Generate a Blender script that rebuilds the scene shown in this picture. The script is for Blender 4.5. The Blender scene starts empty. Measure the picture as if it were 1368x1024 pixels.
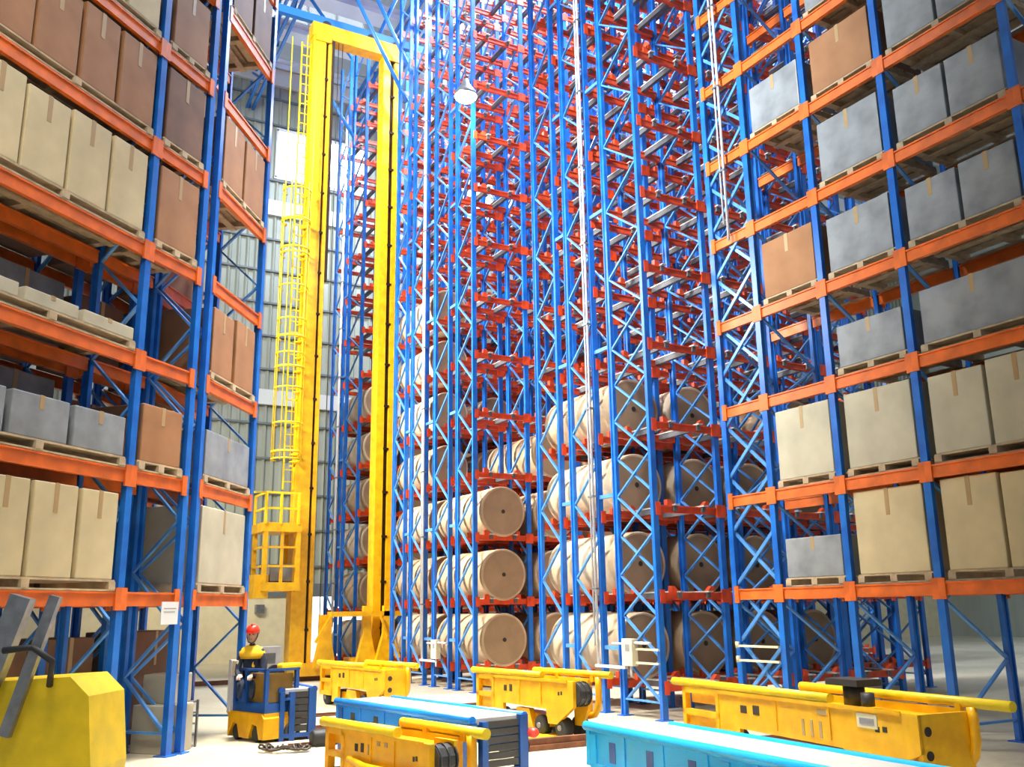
import bpy, bmesh, math, random
from mathutils import Vector, Matrix
random.seed(4)
S = bpy.context.scene
COL = S.collection
R = math.radians
PI = math.pi

# ------------------------------------------------------------------ materials
def mat(name, col, rough=0.5, metal=0.0, noise=0.0, nscale=6.0, col2=None, bump=0.0, bscale=40.0, spec=0.5, stretch=None):
    m = bpy.data.materials.new(name); m.use_nodes = True
    nt = m.node_tree; b = nt.nodes['Principled BSDF']
    b.inputs['Base Color'].default_value = (*col, 1)
    b.inputs['Roughness'].default_value = rough
    b.inputs['Metallic'].default_value = metal
    b.inputs['Specular IOR Level'].default_value = spec
    if noise or bump:
        tc = nt.nodes.new('ShaderNodeTexCoord')
        mp = nt.nodes.new('ShaderNodeMapping')
        nt.links.new(tc.outputs['Object'], mp.inputs['Vector'])
        if stretch: mp.inputs['Scale'].default_value = stretch
    if noise:
        n = nt.nodes.new('ShaderNodeTexNoise'); n.inputs['Scale'].default_value = nscale
        n.inputs['Detail'].default_value = 5
        r = nt.nodes.new('ShaderNodeValToRGB')
        c2 = col2 if col2 else tuple(c * (1 - noise) for c in col)
        r.color_ramp.elements[0].position = 0.35; r.color_ramp.elements[1].position = 0.65
        r.color_ramp.elements[0].color = (*c2, 1); r.color_ramp.elements[1].color = (*col, 1)
        nt.links.new(mp.outputs['Vector'], n.inputs['Vector'])
        nt.links.new(n.outputs['Fac'], r.inputs['Fac'])
        nt.links.new(r.outputs['Color'], b.inputs['Base Color'])
    if bump:
        n2 = nt.nodes.new('ShaderNodeTexNoise'); n2.inputs['Scale'].default_value = bscale
        bp = nt.nodes.new('ShaderNodeBump'); bp.inputs['Strength'].default_value = bump; bp.inputs['Distance'].default_value = 0.02
        nt.links.new(mp.outputs['Vector'], n2.inputs['Vector'])
        nt.links.new(n2.outputs['Fac'], bp.inputs['Height'])
        nt.links.new(bp.outputs['Normal'], b.inputs['Normal'])
    return m

def emit(name, col, strength):
    m = bpy.data.materials.new(name); m.use_nodes = True
    nt = m.node_tree; nt.nodes.clear()
    e = nt.nodes.new('ShaderNodeEmission'); o = nt.nodes.new('ShaderNodeOutputMaterial')
    e.inputs['Color'].default_value = (*col, 1); e.inputs['Strength'].default_value = strength
    nt.links.new(e.outputs[0], o.inputs['Surface'])
    return m

M = {}
M['blue'] = mat('rack blue paint', (0.012, 0.17, 0.62), 0.32, 0, 0.3, 3.0, (0.008, 0.10, 0.45))
M['brace'] = mat('blue grey bracing paint', (0.10, 0.33, 0.78), 0.3, 0.1, 0.2, 5)
M['orange'] = mat('orange red beam paint', (0.80, 0.075, 0.012), 0.4, 0, 0.35, 4)
M['orange2'] = mat('orange beam paint', (0.85, 0.17, 0.02), 0.42, 0, 0.3, 4)
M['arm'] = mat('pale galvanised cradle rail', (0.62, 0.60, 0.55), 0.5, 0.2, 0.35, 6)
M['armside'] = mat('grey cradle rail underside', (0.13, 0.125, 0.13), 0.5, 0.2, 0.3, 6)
M['yellow'] = mat('yellow machine paint', (0.95, 0.52, 0.006), 0.35, 0, 0.22, 5, (0.80, 0.38, 0.004))
M['yellow2'] = mat('bright yellow paint', (0.97, 0.68, 0.012), 0.4, 0, 0.15, 6)
M['dark'] = mat('dark rubber', (0.018, 0.018, 0.02), 0.6, 0, 0.4, 9)
M['slat'] = mat('black slat', (0.03, 0.03, 0.032), 0.5)
M['groove'] = mat('dark greasy rail', (0.035, 0.018, 0.010), 0.5, 0.3, 0.5, 8)
M['steel'] = mat('grey steel', (0.35, 0.36, 0.38), 0.38, 0.7, 0.3, 10)
M['white'] = mat('white painted metal', (0.82, 0.83, 0.84), 0.4, 0, 0.1, 5)
M['cream'] = mat('cream enamel', (0.86, 0.76, 0.50), 0.5, 0, 0.12, 3)
M['convblue'] = mat('conveyor blue paint', (0.010, 0.24, 0.80), 0.3, 0, 0.2, 3)
M['convblue2'] = mat('deep blue frame paint', (0.010, 0.085, 0.36), 0.35, 0, 0.3, 4)
M['convcyan'] = mat('light blue conveyor paint', (0.015, 0.50, 1.0), 0.3, 0, 0.15, 2.5)
M['belt'] = mat('pale conveyor belt', (0.60, 0.57, 0.52), 0.55, 0, 0.12, 3)
M['kraft'] = mat('kraft paper wrap', (0.58, 0.41, 0.25), 0.62, 0, 0.3, 3.2, (0.43, 0.29, 0.165), 0.35, 7)
M['kraft2'] = mat('pale paper wrap', (0.70, 0.56, 0.39), 0.55, 0, 0.3, 2.6, (0.54, 0.39, 0.24), 0.4, 6)
M['face'] = mat('paper roll end', (0.36, 0.23, 0.125), 0.7, 0, 0.2, 3)
M['core'] = mat('dark core hole', (0.03, 0.022, 0.016), 0.8)
M['carton'] = mat('brown carton', (0.36, 0.17, 0.07), 0.7, 0, 0.25, 2.5, (0.29, 0.13, 0.05))
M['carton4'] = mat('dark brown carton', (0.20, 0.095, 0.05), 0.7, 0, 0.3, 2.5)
M['carton2'] = mat('beige carton', (0.66, 0.54, 0.31), 0.7, 0, 0.18, 2)
M['carton3'] = mat('sand carton', (0.55, 0.50, 0.36), 0.7, 0, 0.2, 2)
M['wrapgrey'] = mat('grey wrapped load', (0.29, 0.31, 0.325), 0.45, 0, 0.35, 3)
M['tape'] = mat('packing tape', (0.42, 0.28, 0.13), 0.35)
M['pallet'] = mat('pallet wood', (0.55, 0.42, 0.26), 0.75, 0, 0.3, 8)
M['paper'] = mat('white paper', (0.85, 0.85, 0.83), 0.6)
M['ink'] = mat('grey print', (0.25, 0.25, 0.27), 0.6)
M['truss'] = mat('truss blue paint', (0.02, 0.16, 0.50), 0.4)
M['roof'] = mat('pale roof sheet', (0.62, 0.66, 0.70), 0.5, 0, 0.15, 1)
M['navy'] = mat('navy jacket cloth', (0.016, 0.028, 0.062), 0.8, 0, 0.3, 14)
M['hivis'] = mat('hi vis yellow cloth', (0.85, 0.50, 0.01), 0.75)
M['skin'] = mat('skin', (0.60, 0.40, 0.29), 0.5)
M['helmet'] = mat('red helmet', (0.62, 0.035, 0.015), 0.3)
M['eye'] = mat('dark eye', (0.02, 0.015, 0.012), 0.3)
M['lip'] = mat('lip', (0.42, 0.19, 0.15), 0.5)
M['red'] = mat('red rubber buffer', (0.80, 0.05, 0.03), 0.4)
M['rust'] = mat('rusty floor rail', (0.22, 0.085, 0.04), 0.6, 0.2, 0.4, 9)
M['amberface'] = mat('orange cabin panel', (0.95, 0.40, 0.03), 0.45, 0, 0.3, 6)
M['cable'] = mat('brown black cable', (0.05, 0.035, 0.022), 0.5)

# pale green-grey corrugated cladding
M['wall'] = mat('pale corrugated cladding', (0.38, 0.40, 0.325), 0.45, 0.0, 0.18, 1.6, (0.31, 0.33, 0.26), stretch=(1, 1, 0.12))
M['girt'] = mat('pale wall girt', (0.66, 0.67, 0.60), 0.5)
M['girtdark'] = mat('girt shadow and dark band grey', (0.15, 0.17, 0.17), 0.5)

# concrete floor: cream, with worn stains
def floor_mat():
    m = bpy.data.materials.new('cream polished concrete'); m.use_nodes = True
    nt = m.node_tree; b = nt.nodes['Principled BSDF']
    tc = nt.nodes.new('ShaderNodeTexCoord')
    n1 = nt.nodes.new('ShaderNodeTexNoise'); n1.inputs['Scale'].default_value = 0.55; n1.inputs['Detail'].default_value = 6
    n2 = nt.nodes.new('ShaderNodeTexNoise'); n2.inputs['Scale'].default_value = 7; n2.inputs['Detail'].default_value = 8
    mx = nt.nodes.new('ShaderNodeMix'); mx.data_type = 'FLOAT'; mx.inputs[0].default_value = 0.4
    r = nt.nodes.new('ShaderNodeValToRGB')
    r.color_ramp.elements[0].position = 0.36; r.color_ramp.elements[0].color = (0.52, 0.45, 0.32, 1)
    r.color_ramp.elements[1].position = 0.60; r.color_ramp.elements[1].color = (0.70, 0.63, 0.47, 1)
    nt.links.new(tc.outputs['Object'], n1.inputs['Vector']); nt.links.new(tc.outputs['Object'], n2.inputs['Vector'])
    nt.links.new(n1.outputs['Fac'], mx.inputs[2]); nt.links.new(n2.outputs['Fac'], mx.inputs[3])
    nt.links.new(mx.outputs[0], r.inputs['Fac']); nt.links.new(r.outputs['Color'], b.inputs['Base Color'])
    b.inputs['Roughness'].default_value = 0.33
    return m
M['floor'] = floor_mat()

def glass_mat(name, tint, mixf):
    m = bpy.data.materials.new(name); m.use_nodes = True
    nt = m.node_tree; nt.nodes.clear()
    t = nt.nodes.new('ShaderNodeBsdfTransparent'); t.inputs['Color'].default_value = (*tint, 1)
    g = nt.nodes.new('ShaderNodeBsdfGlossy'); g.inputs['Roughness'].default_value = 0.06
    mx = nt.nodes.new('ShaderNodeMixShader'); mx.inputs['Fac'].default_value = mixf
    o = nt.nodes.new('ShaderNodeOutputMaterial')
    nt.links.new(t.outputs[0], mx.inputs[1]); nt.links.new(g.outputs[0], mx.inputs[2]); nt.links.new(mx.outputs[0], o.inputs['Surface'])
    return m
M['glass'] = glass_mat('blue tinted cab glass', (0.80, 0.86, 0.90), 0.05)
M['skylight'] = glass_mat('clear skylight sheet', (0.95, 0.97, 1.0), 0.04)
M['daylight'] = emit('daylight through translucent pane', (0.86, 0.94, 1.0), 9.0)
M['lamp'] = emit('lit lamp lens', (1.0, 0.97, 0.9), 22.0)

# ------------------------------------------------------------------ mesh builder
class MB:
    def __init__(s): s.bm = bmesh.new()
    def box(s, c, d, mi=0, rot=None, bev=0.0):
        m = Matrix.Translation(c)
        if rot is not None: m = m @ rot
        m = m @ Matrix.Diagonal((d[0], d[1], d[2], 1))
        r = bmesh.ops.create_cube(s.bm, size=1.0, matrix=m)
        fs = set(f for v in r['verts'] for f in v.link_faces)
        for f in fs: f.material_index = mi
        if bev > 0:
            es = list(set(e for v in r['verts'] for e in v.link_edges))
            rr = bmesh.ops.bevel(s.bm, geom=es, offset=bev, segments=2, affect='EDGES', profile=0.5)
            for f in rr['faces']: f.material_index = mi
        return s
    def b2(s, a, b, mi=0, bev=0.0):
        return s.box([(a[i] + b[i]) / 2 for i in range(3)], [abs(b[i] - a[i]) for i in range(3)], mi, None, bev)
    def bar(s, p, q, w, h, mi=0, roll=0.0):
        p, q = Vector(p), Vector(q); d = q - p; L = d.length
        rot = d.to_track_quat('X', 'Z').to_matrix().to_4x4()
        if roll: rot = rot @ Matrix.Rotation(roll, 4, 'X')
        return s.box((p + q) / 2, (L, w, h), mi, rot)
    def cyl(s, p, q, r, n=16, mi=0, r2=None, caps=True, smooth=True):
        p, q = Vector(p), Vector(q); d = q - p
        rot = d.to_track_quat('Z', 'Y').to_matrix().to_4x4()
        m = Matrix.Translation((p + q) / 2) @ rot
        rr = bmesh.ops.create_cone(s.bm, cap_ends=caps, segments=n, radius1=r, radius2=r if r2 is None else r2, depth=d.length, matrix=m)
        for f in set(f for v in rr['verts'] for f in v.link_faces):
            f.material_index = mi
            if smooth and len(f.verts) == 4: f.smooth = True
        return s
    def sph(s, c, r, mi=0, sc=(1, 1, 1), n=14):
        m = Matrix.Translation(c) @ Matrix.Diagonal((sc[0], sc[1], sc[2], 1))
        rr = bmesh.ops.create_uvsphere(s.bm, u_segments=n * 2, v_segments=n, radius=r, matrix=m)
        for f in set(f for v in rr['verts'] for f in v.link_faces): f.material_index = mi; f.smooth = True
        return s
    def lathe(s, prof, o=(0, 0, 0), axis='Z', n=32, mi=0, smooth=True):
        # prof: list of (radius, height)
        rings = []
        for (r, h) in prof:
            ring = []
            for k in range(n):
                a = 2 * PI * k / n
                if axis == 'Z': p = (r * math.cos(a), r * math.sin(a), h)
                elif axis == 'Y': p = (r * math.cos(a), h, r * math.sin(a))
                else: p = (h, r * math.cos(a), r * math.sin(a))
                ring.append(s.bm.verts.new(Vector(p) + Vector(o)))
            rings.append(ring)
        for i in range(len(rings) - 1):
            for k in range(n):
                f = s.bm.faces.new((rings[i][k], rings[i][(k + 1) % n], rings[i + 1][(k + 1) % n], rings[i + 1][k]))
                f.material_index = mi; f.smooth = smooth
        for ring in (rings[0], rings[-1]):
            f = s.bm.faces.new(ring); f.material_index = mi
        return s
    def prism(s, pts, y0, y1, mi=0, plane='XZ'):
        def P(a, b, y):
            return (a, y, b) if plane == 'XZ' else ((y, a, b) if plane == 'YZ' else (a, b, y))
        A = [s.bm.verts.new(P(a, b, y0)) for a, b in pts]; B = [s.bm.verts.new(P(a, b, y1)) for a, b in pts]
        fs = [s.bm.faces.new(A), s.bm.faces.new(B[::-1])]
        n = len(pts)
        for i in range(n): fs.append(s.bm.faces.new((A[i], B[i], B[(i + 1) % n], A[(i + 1) % n])))
        for f in fs: f.material_index = mi
        return s
    def tube(s, pts, r, n=8, mi=0):
        pts = [Vector(p) for p in pts]; rings = []; nrm = None
        for i, p in enumerate(pts):
            if i == 0: t = pts[1] - p
            elif i == len(pts) - 1: t = p - pts[i - 1]
            else: t = (pts[i + 1] - p).normalized() + (p - pts[i - 1]).normalized()
            t = t.normalized()
            if nrm is None: nrm = t.orthogonal()
            nrm = (nrm - t * nrm.dot(t)).normalized(); bi = t.cross(nrm)
            rings.append([s.bm.verts.new(p + nrm * (r * math.cos(2 * PI * k / n)) + bi * (r * math.sin(2 * PI * k / n))) for k in range(n)])
        for i in range(len(rings) - 1):
            for k in range(n):
                f = s.bm.faces.new((rings[i][k], rings[i][(k + 1) % n], rings[i + 1][(k + 1) % n], rings[i + 1][k]))
                f.smooth = True; f.material_index = mi
        for ring in (rings[0], rings[-1]):
            s.bm.faces.new(ring).material_index = mi
        return s
    def mesh(s, name, *mats):
        bmesh.ops.recalc_face_normals(s.bm, faces=s.bm.faces[:])
        me = bpy.data.meshes.new(name); s.bm.to_mesh(me); s.bm.free()
        for m in mats: me.materials.append(M[m] if isinstance(m, str) else m)
        return me

def obj(name, me, parent=None, loc=(0, 0, 0), rot=(0, 0, 0)):
    o = bpy.data.objects.new(name, me); COL.objects.link(o)
    o.location = loc; o.rotation_euler = rot
    if parent is not None: o.parent = parent
    return o
def tag(o, label, cat, group=None, kind=None):
    if len(label.replace('-', ' ').split()) > 16: print('LONG', label)
    o['label'] = label; o['category'] = cat
    if group: o['group'] = group
    if kind: o['kind'] = kind
    return o
def thing(name, label, cat, loc=(0, 0, 0), rz=0.0, group=None):
    return tag(obj(name, None, None, loc, (0, 0, rz)), label, cat, group)
def struct(name, me, loc=(0, 0, 0), rot=(0, 0, 0), parent=None):
    o = obj(name, me, parent, loc, rot); o['kind'] = 'structure'; return o

# ------------------------------------------------------------------ camera (x runs along the rack rows, y across them)
CAMZ = 1.6
TH, PITCH, ROLL = R(29.5), R(13.6), R(-0.8)
hd = Vector((math.sin(TH), math.cos(TH), 0)); rt = Vector((math.cos(TH), -math.sin(TH), 0)); up = Vector((0, 0, 1))
fw = hd * math.cos(PITCH) + up * math.sin(PITCH); u2 = up * math.cos(PITCH) - hd * math.sin(PITCH)
r3 = rt * math.cos(ROLL) + u2 * math.sin(ROLL); u3 = u2 * math.cos(ROLL) - rt * math.sin(ROLL)
cd = bpy.data.cameras.new('camera'); cam = bpy.data.objects.new('camera', cd); COL.objects.link(cam)
mw = Matrix((r3, u3, -fw)).transposed().to_4x4(); mw.translation = (0, 0, CAMZ)
cam.matrix_world = mw
cd.sensor_width = 36; cd.lens = 36 * 1250 / 1368; cd.clip_end = 300
S.camera = cam

# ------------------------------------------------------------------ setting
WALL_Y = 33.0
struct('floor', MB().b2((-22, -14, -0.2), (52, 40, 0)).mesh('floor', 'floor'))

# far wall: corrugated cladding in horizontal strips, leaving the window band and a doorway open
WIN = [(8.4, 12.1), (15.6, 19.2), (22.7, 26.3), (29.8, 33.4)]
WZ0, WZ1 = 17.75, 19.75
DOOR = (9.95, 12.6, 0.0, 2.3)
X0, X1 = -22.0, 52.0
def corrugated(bm, x0, x1, z0, z1, y, pitch=0.32, depth=0.075):
    n = int((x1 - x0) / pitch); prev = None
    xs = []
    for i in range(n + 1):
        a = x0 + i * pitch
        for dx, dy in ((0, 0), (0.2 * pitch, -depth), (0.32 * pitch, -depth), (0.52 * pitch, 0)):
            if a + dx <= x1: xs.append((a + dx, y + dy))
    xs.append((x1, y))
    for (x, yy) in xs:
        cur = (bm.verts.new((x, yy, z0)), bm.verts.new((x, yy, z1)))
        if prev: bm.faces.new((prev[0], cur[0], cur[1], prev[1]))
        prev = cur
w = MB()
corrugated(w.bm, X0, X1, 2.35, WZ0, WALL_Y); corrugated(w.bm, X0, X1, WZ1, 22.6, WALL_Y)
edges = [X0] + [e for ab in WIN for e in ab] + [X1]
for i in range(0, len(edges), 2): corrugated(w.bm, edges[i], edges[i + 1], WZ0, WZ1, WALL_Y)
wall_far = struct('wall_far', w.mesh('wall_far', 'wall'))
g = MB()
for z in (3.2, 4.45, 5.7, 6.95, 8.2, 10.2, 11.45, 12.7, 13.95, 15.2, 17.6, 19.9, 21.0): g.b2((X0, WALL_Y - 0.14, z - 0.035), (X1, WALL_Y - 0.05, z + 0.035))
struct('trim_1', g.mesh('wall girts', 'girtdark'))  # girts coloured dark to draw thin shadow lines across the cladding
g = MB()
for z, h in ((9.15, 0.55), (16.45, 0.6), (21.9, 0.7)): g.b2((X0, WALL_Y - 0.2, z - h / 2), (X1, WALL_Y - 0.05, z + h / 2))
struct('trim_2', g.mesh('pale wall bands', 'girt'))
g = MB().b2((X0, WALL_Y - 0.17, 2.15), (X1, WALL_Y - 0.03, 2.6))
struct('trim_3', g.mesh('dark wall band', 'girtdark'))
g = MB()
g.b2((X0, WALL_Y - 0.1, 0), (DOOR[0], WALL_Y + 0.1, 2.3)); g.b2((DOOR[1], WALL_Y - 0.1, 0), (X1, WALL_Y + 0.1, 2.3))
struct('wall_far_base', g.mesh('cream lower wall', 'cream'))
g = MB()
for x in (DOOR[0], DOOR[1]): g.b2((x - 0.06, WALL_Y - 0.16, 0), (x + 0.06, WALL_Y + 0.12, 2.3))
g.b2((DOOR[0], WALL_Y - 0.16, 2.2), (DOOR[1], WALL_Y + 0.12, 2.32))
d1 = struct('door_1', g.mesh('door frame', 'white'))
g = MB().b2((DOOR[0] + 0.06, WALL_Y + 0.02, 0.02), (DOOR[1] - 0.06, WALL_Y + 0.06, 2.2))
obj('doorway_daylight_panel', g.mesh('doorway glow', emit('daylit doorway glow', (1, 0.98, 0.94), 1.6)), d1)  # glowing sheet standing in for daylight in the open doorway
for i, (a, b) in enumerate(WIN):
    f = MB()
    for z in (WZ0, WZ1): f.b2((a - 0.05, WALL_Y - 0.1, z - 0.06), (b + 0.05, WALL_Y + 0.06, z + 0.06))
    for k in range(4):
        x = a + (b - a) * k / 3; f.b2((x - 0.04, WALL_Y - 0.1, WZ0), (x + 0.04, WALL_Y + 0.06, WZ1))
    wo = struct('window_%d' % (i + 1), f.mesh('window frame', 'white'))
    obj('window_pane', MB().b2((a, WALL_Y, WZ0), (b, WALL_Y + 0.03, WZ1)).mesh('pane', 'daylight'), wo)

# left and right side walls far outside the view
struct('wall_right', MB().b2((44, 6, 0), (44.2, WALL_Y, 26)).mesh('wall_right', 'wall'))
struct('wall_left', MB().b2((-9.2, 17, 0), (-9, WALL_Y, 24)).mesh('wall_left', 'wall'))

# roof: sheet strips along x with clear skylight strips between, rising from the eave
def roofz(y): return 22.3 + (WALL_Y - y) * 0.115
rf = MB(); sk = []
y = WALL_Y + 0.4; opaque = True
while y > 13:
    dy = 1.15 if opaque else 1.0
    a, b = y, y - dy
    if opaque:
        rf.bar(((X0 + X1) / 2, a, roofz(a)), ((X0 + X1) / 2, b, roofz(b)), X1 - X0, 0.06)
    else: sk.append((a, b))
    y = b; opaque = not opaque
struct('ceiling', rf.mesh('roof sheets', 'roof'))
sm = MB()
for a, b in sk: sm.bar(((X0 + X1) / 2, a, roofz(a)), ((X0 + X1) / 2, b, roofz(b)), X1 - X0, 0.02)
struct('ceiling_skylights', sm.mesh('skylight strips', 'skylight'))
pu = MB(); y = WALL_Y - 0.5
while y > 13:
    pu.bar((X0, y, roofz(y) - 0.14), (X1, y, roofz(y) - 0.14), 0.07, 0.2); y -= 2.15
struct('trim_4', pu.mesh('roof purlins', 'roof'))

# blue roof trusses across the hall and wind braces
def truss(x, label):
    t = thing('roof_truss', label, 'roof truss', (x, 0, 0), 0, 'blue roof trusses')
    ch = MB(); wb = MB()
    ys = [14 + i * 1.9 for i in range(11)]
    zt = lambda y: roofz(y) - 0.35
    zb = lambda y: roofz(y) - 1.9
    for q in (-0.12, 0.12):
        ch.bar((q, ys[0], zt(ys[0])), (q, ys[-1], zt(ys[-1])), 0.09, 0.12)
        ch.bar((q, ys[0], zb(ys[0])), (q, ys[-1], zb(ys[-1])), 0.09, 0.12)
    for i, yy in enumerate(ys):
        wb.bar((0, yy, zb(yy)), (0, yy, zt(yy)), 0.07, 0.07)
        if i + 1 < len(ys):
            n = ys[i + 1]
            if i % 2: wb.bar((0, yy, zb(yy)), (0, n, zt(n)), 0.07, 0.07)
            else: wb.bar((0, yy, zt(yy)), (0, n, zb(n)), 0.07, 0.07)
    obj('chord', ch.mesh('truss chords', 'truss'), t); obj('web', wb.mesh('truss web', 'truss'), t)
for i, x in enumerate((7.3, 11.6, 15.9, 20.2, 24.5, 28.8)):
    truss(x, ('blue lattice roof truss at the left, above the yellow crane masts' if i == 0 else
              'blue lattice roof truss just right of the crane masts, above the rack ends' if i == 1 else
              'blue lattice roof truss seen between the tops of the racks'))
def brace(p, q, label):
    o = obj('wind_brace', MB().cyl((0, 0, 0), Vector(q) - Vector(p), 0.055, 10).mesh('brace', 'truss'), None, p)
    tag(o, label, 'wind brace')
brace((7.2, 22.4, 19.6), (9.35, 22.4, 15.75), 'dark blue diagonal tube crossing in front of the top of the crane gantry')
brace((7.9, 22.6, 20.0), (9.8, 22.6, 16.4), 'dark blue diagonal tube just right of the one crossing the crane gantry')
brace((7.9, 25.4, 17.3), (9.1, 25.7, 15.9), 'dark blue diagonal tube between the two crane masts, above the bright window')
brace((7.3, 26.2, 21.2), (8.97, 26.1, 19.1), 'blue horizontal tube inside the top of the crane gantry')
brace((9.0, 24.6, 18.4), (8.98, 21.9, 19.2), 'blue tie tube joining rack tops across the crane aisle')

# ------------------------------------------------------------------ pallet / roll racks
CAMP = Vector((0, 0, CAMZ))
def post_mesh(h):
    b = MB()
    b.prism([(-0.05, -0.045), (0.05, -0.045), (0.05, -0.02), (0.032, -0.02), (0.032, 0.045), (-0.032, 0.045), (-0.032, -0.02), (-0.05, -0.02)], 0.0, h, 0, 'XY')
    b.b2((-0.1, -0.09, 0), (0.1, 0.09, 0.015))
    return b.mesh('upright post', 'blue')
def brace_mesh(d, h, half=0.62, st=0.045, xtop=0.0):
    b = MB(); z = 0.25; k = 0
    while z + half < h:
        y0, y1 = (0.03, d - 0.03) if k % 2 == 0 else (d - 0.03, 0.03)
        b.bar((0.0, y0, z), (0.0, y1, z + half), st, 0.028)
        if z < xtop: b.bar((0.03, y1, z), (0.03, y0, z + half), st, 0.028)
        z += half; k += 1
    z = 0.25
    b.bar((0, 0, z), (0, d, z), st, 0.028)
    return b.mesh('lattice bracing', 'brace')
def beam_geo(b, x0, L, y, z, h=0.055, wedge=True):
    b.b2((x0 + 0.05, y - 0.03, z - h), (x0 + L - 0.05, y + 0.03, z + 0.055))
    b.b2((x0 + 0.05, y - 0.045, z + 0.035), (x0 + L - 0.05, y + 0.045, z + 0.055))
    for xx in (x0 + 0.045, x0 + L - 0.045): b.b2((xx - 0.045, y - 0.055, z - h - 0.045), (xx + 0.045, y - 0.03, z + 0.1))
    if wedge:
        for q, sg in ((0.5 * L + 0.34, 1), (0.5 * L - 0.34, -1)):
            b.prism([(x0 + q - 0.08, z + 0.05), (x0 + q + 0.08, z + 0.05), (x0 + q + 0.05 * sg + 0.03, z + 0.15), (x0 + q + 0.05 * sg - 0.03, z + 0.15)], y - 0.04, y + 0.04)
def arm_geo(b, x, y0, y1, z):
    b.b2((x - 0.045, y0, z + 0.055), (x + 0.045, y1, z + 0.075), 0)
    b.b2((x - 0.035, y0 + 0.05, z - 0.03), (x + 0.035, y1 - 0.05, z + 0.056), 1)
def rack_row(label, loc, rz, d, nb, pitch, levels, ztop, beam='orange', arm_out=(0.12, 0.12), group=None, half=0.62, xs=None, face_cross=None, xtop=0.0):
    bh, wg = (0.055, True) if arm_out else (0.10, False)
    t = thing('storage_rack', label, 'rack', loc, rz, group)
    xs = xs or [i * pitch for i in range(nb + 1)]
    mwt = Matrix.Translation(loc) @ Matrix.Rotation(rz, 4, 'Z')
    pm, bm_ = post_mesh(ztop), brace_mesh(d, ztop - 0.3, half, 0.045, xtop)
    for x in xs:
        for y in (0, d):
            obj('upright_post', pm, t, (x, y, 0), (0, 0, 0 if y == 0 else PI))
        obj('bracing', bm_, t, (x, 0, 0))
    if face_cross:
        (fx0, fx1) = face_cross
        b = MB(); z = 0.3; k = 0; h = 0.8
        while z + h < ztop:
            b.bar((fx0, 0.0, z), (fx1, 0.0, z + h), 0.028, 0.05); b.bar((fx1, 0.03, z), (fx0, 0.03, z + h), 0.028, 0.05)
            z += h
        obj('face_bracing', b.mesh('face bracing', 'brace'), t)
    bl, al = [], []
    for i in range(len(xs) - 1):
        L = xs[i + 1] - xs[i]
        for z in levels:
            for y in (0, d): bl.append(((mwt @ Vector((xs[i] + L / 2, y, z)) - CAMP).length, xs[i], L, y, z))
            na = 2 if L < 2 else 4
            for a in range(na):
                ax = xs[i] + L / 2 + (a - (na - 1) / 2) * (0.56 if na == 2 else L / 4.4)
                al.append(((mwt @ Vector((ax, d / 2, z)) - CAMP).length, ax, z))
    bl.sort(); al.sort()
    cache = {}
    for (_, x, L, y, z) in bl[:100]:
        k = round(L, 3)
        if k not in cache:
            q = MB(); beam_geo(q, 0, L, 0, 0, bh, wg); cache[k] = q.mesh('beam', beam)
        obj('beam', cache[k], t, (x, y, z)) if y == 0 else obj('beam', cache[k], t, (x + L, y, z), (0, 0, PI))
    if len(bl) > 100:
        q = MB()
        for (_, x, L, y, z) in bl[100:]: beam_geo(q, x, L, y, z, bh, wg)
        o = obj('beam', q.mesh('far beams', beam), t); o['kind'] = 'stuff'
    if arm_out:
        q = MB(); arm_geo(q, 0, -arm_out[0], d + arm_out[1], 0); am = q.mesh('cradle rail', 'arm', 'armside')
        for (_, x, z) in al[:100]: obj('cradle_rail', am, t, (x, 0, z))
        if len(al) > 100:
            q = MB()
            for (_, x, z) in al[100:]: arm_geo(q, x, -arm_out[0], d + arm_out[1], z)
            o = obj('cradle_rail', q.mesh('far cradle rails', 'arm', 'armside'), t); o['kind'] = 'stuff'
    return t

PITCHX = 1.3
X_END = 8.95
Z0, DZ = 0.46, 1.31
LV = [Z0 + DZ * k for k in range(14)]
BLOCK = [  # (y front, y back, bays, z offset, label)
    (11.46, 12.41, 4, 0, 'empty blue and red rack row nearest the camera, carrying the grey switch box'),
    (12.92, 13.68, 6, 0, 'blue and red rack row just behind the front row of the near block'),
    (14.08, 14.80, 6, 0, 'blue and red rack row at the back of the near block, before the first aisle'),
    (17.49, 18.26, 9, 0, 'blue and red rack row beyond the first aisle, with round roll ends facing out'),
    (18.68, 19.45, 9, 0, 'blue and red rack row second from the front in the middle block of rolls'),
    (19.98, 20.79, 10, 0, 'third blue and red rack row of the middle block'),
    (21.19, 21.89, 10, 0, 'blue and red rack row directly right of the right crane mast'),
    (24.57, 25.64, 13, -0.15, 'blue and red rack row behind the crane, left of the right crane mast'),
    (26.10, 27.00, 13, -0.15, 'farthest blue and red rack row, left of the crane mast, next to the corrugated wall'),
]
for (y0, y1, nb, dz, lab) in BLOCK:
    rack_row(lab, (X_END, y0, 0), 0, y1 - y0, nb, PITCHX, [z + dz for z in LV], 19.2, xtop=6.0 if y0 < 12 else 0.0)

# tie connectors between neighbouring end frames
tb = 0
for (a, b) in ((12.41, 12.92), (13.68, 14.08), (18.26, 18.68), (19.45, 19.98), (20.79, 21.19), (25.64, 26.10)):
    for z in (1.0, 3.4, 5.9, 8.4, 10.9, 13.4):
        o = obj('frame_tie', MB().b2((-0.03, a + 0.05, -0.03), (0.03, b - 0.05, 0.03)).mesh('tie', 'brace'), None, (X_END, 0, z))
        blk = 'near' if b < 15 else ('middle' if b < 22 else 'far')
        tag(o, 'short blue tie bar joining two end frames of the %s rack block' % blk, 'tie bar', 'tie bars of the %s rack block' % blk)

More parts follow.
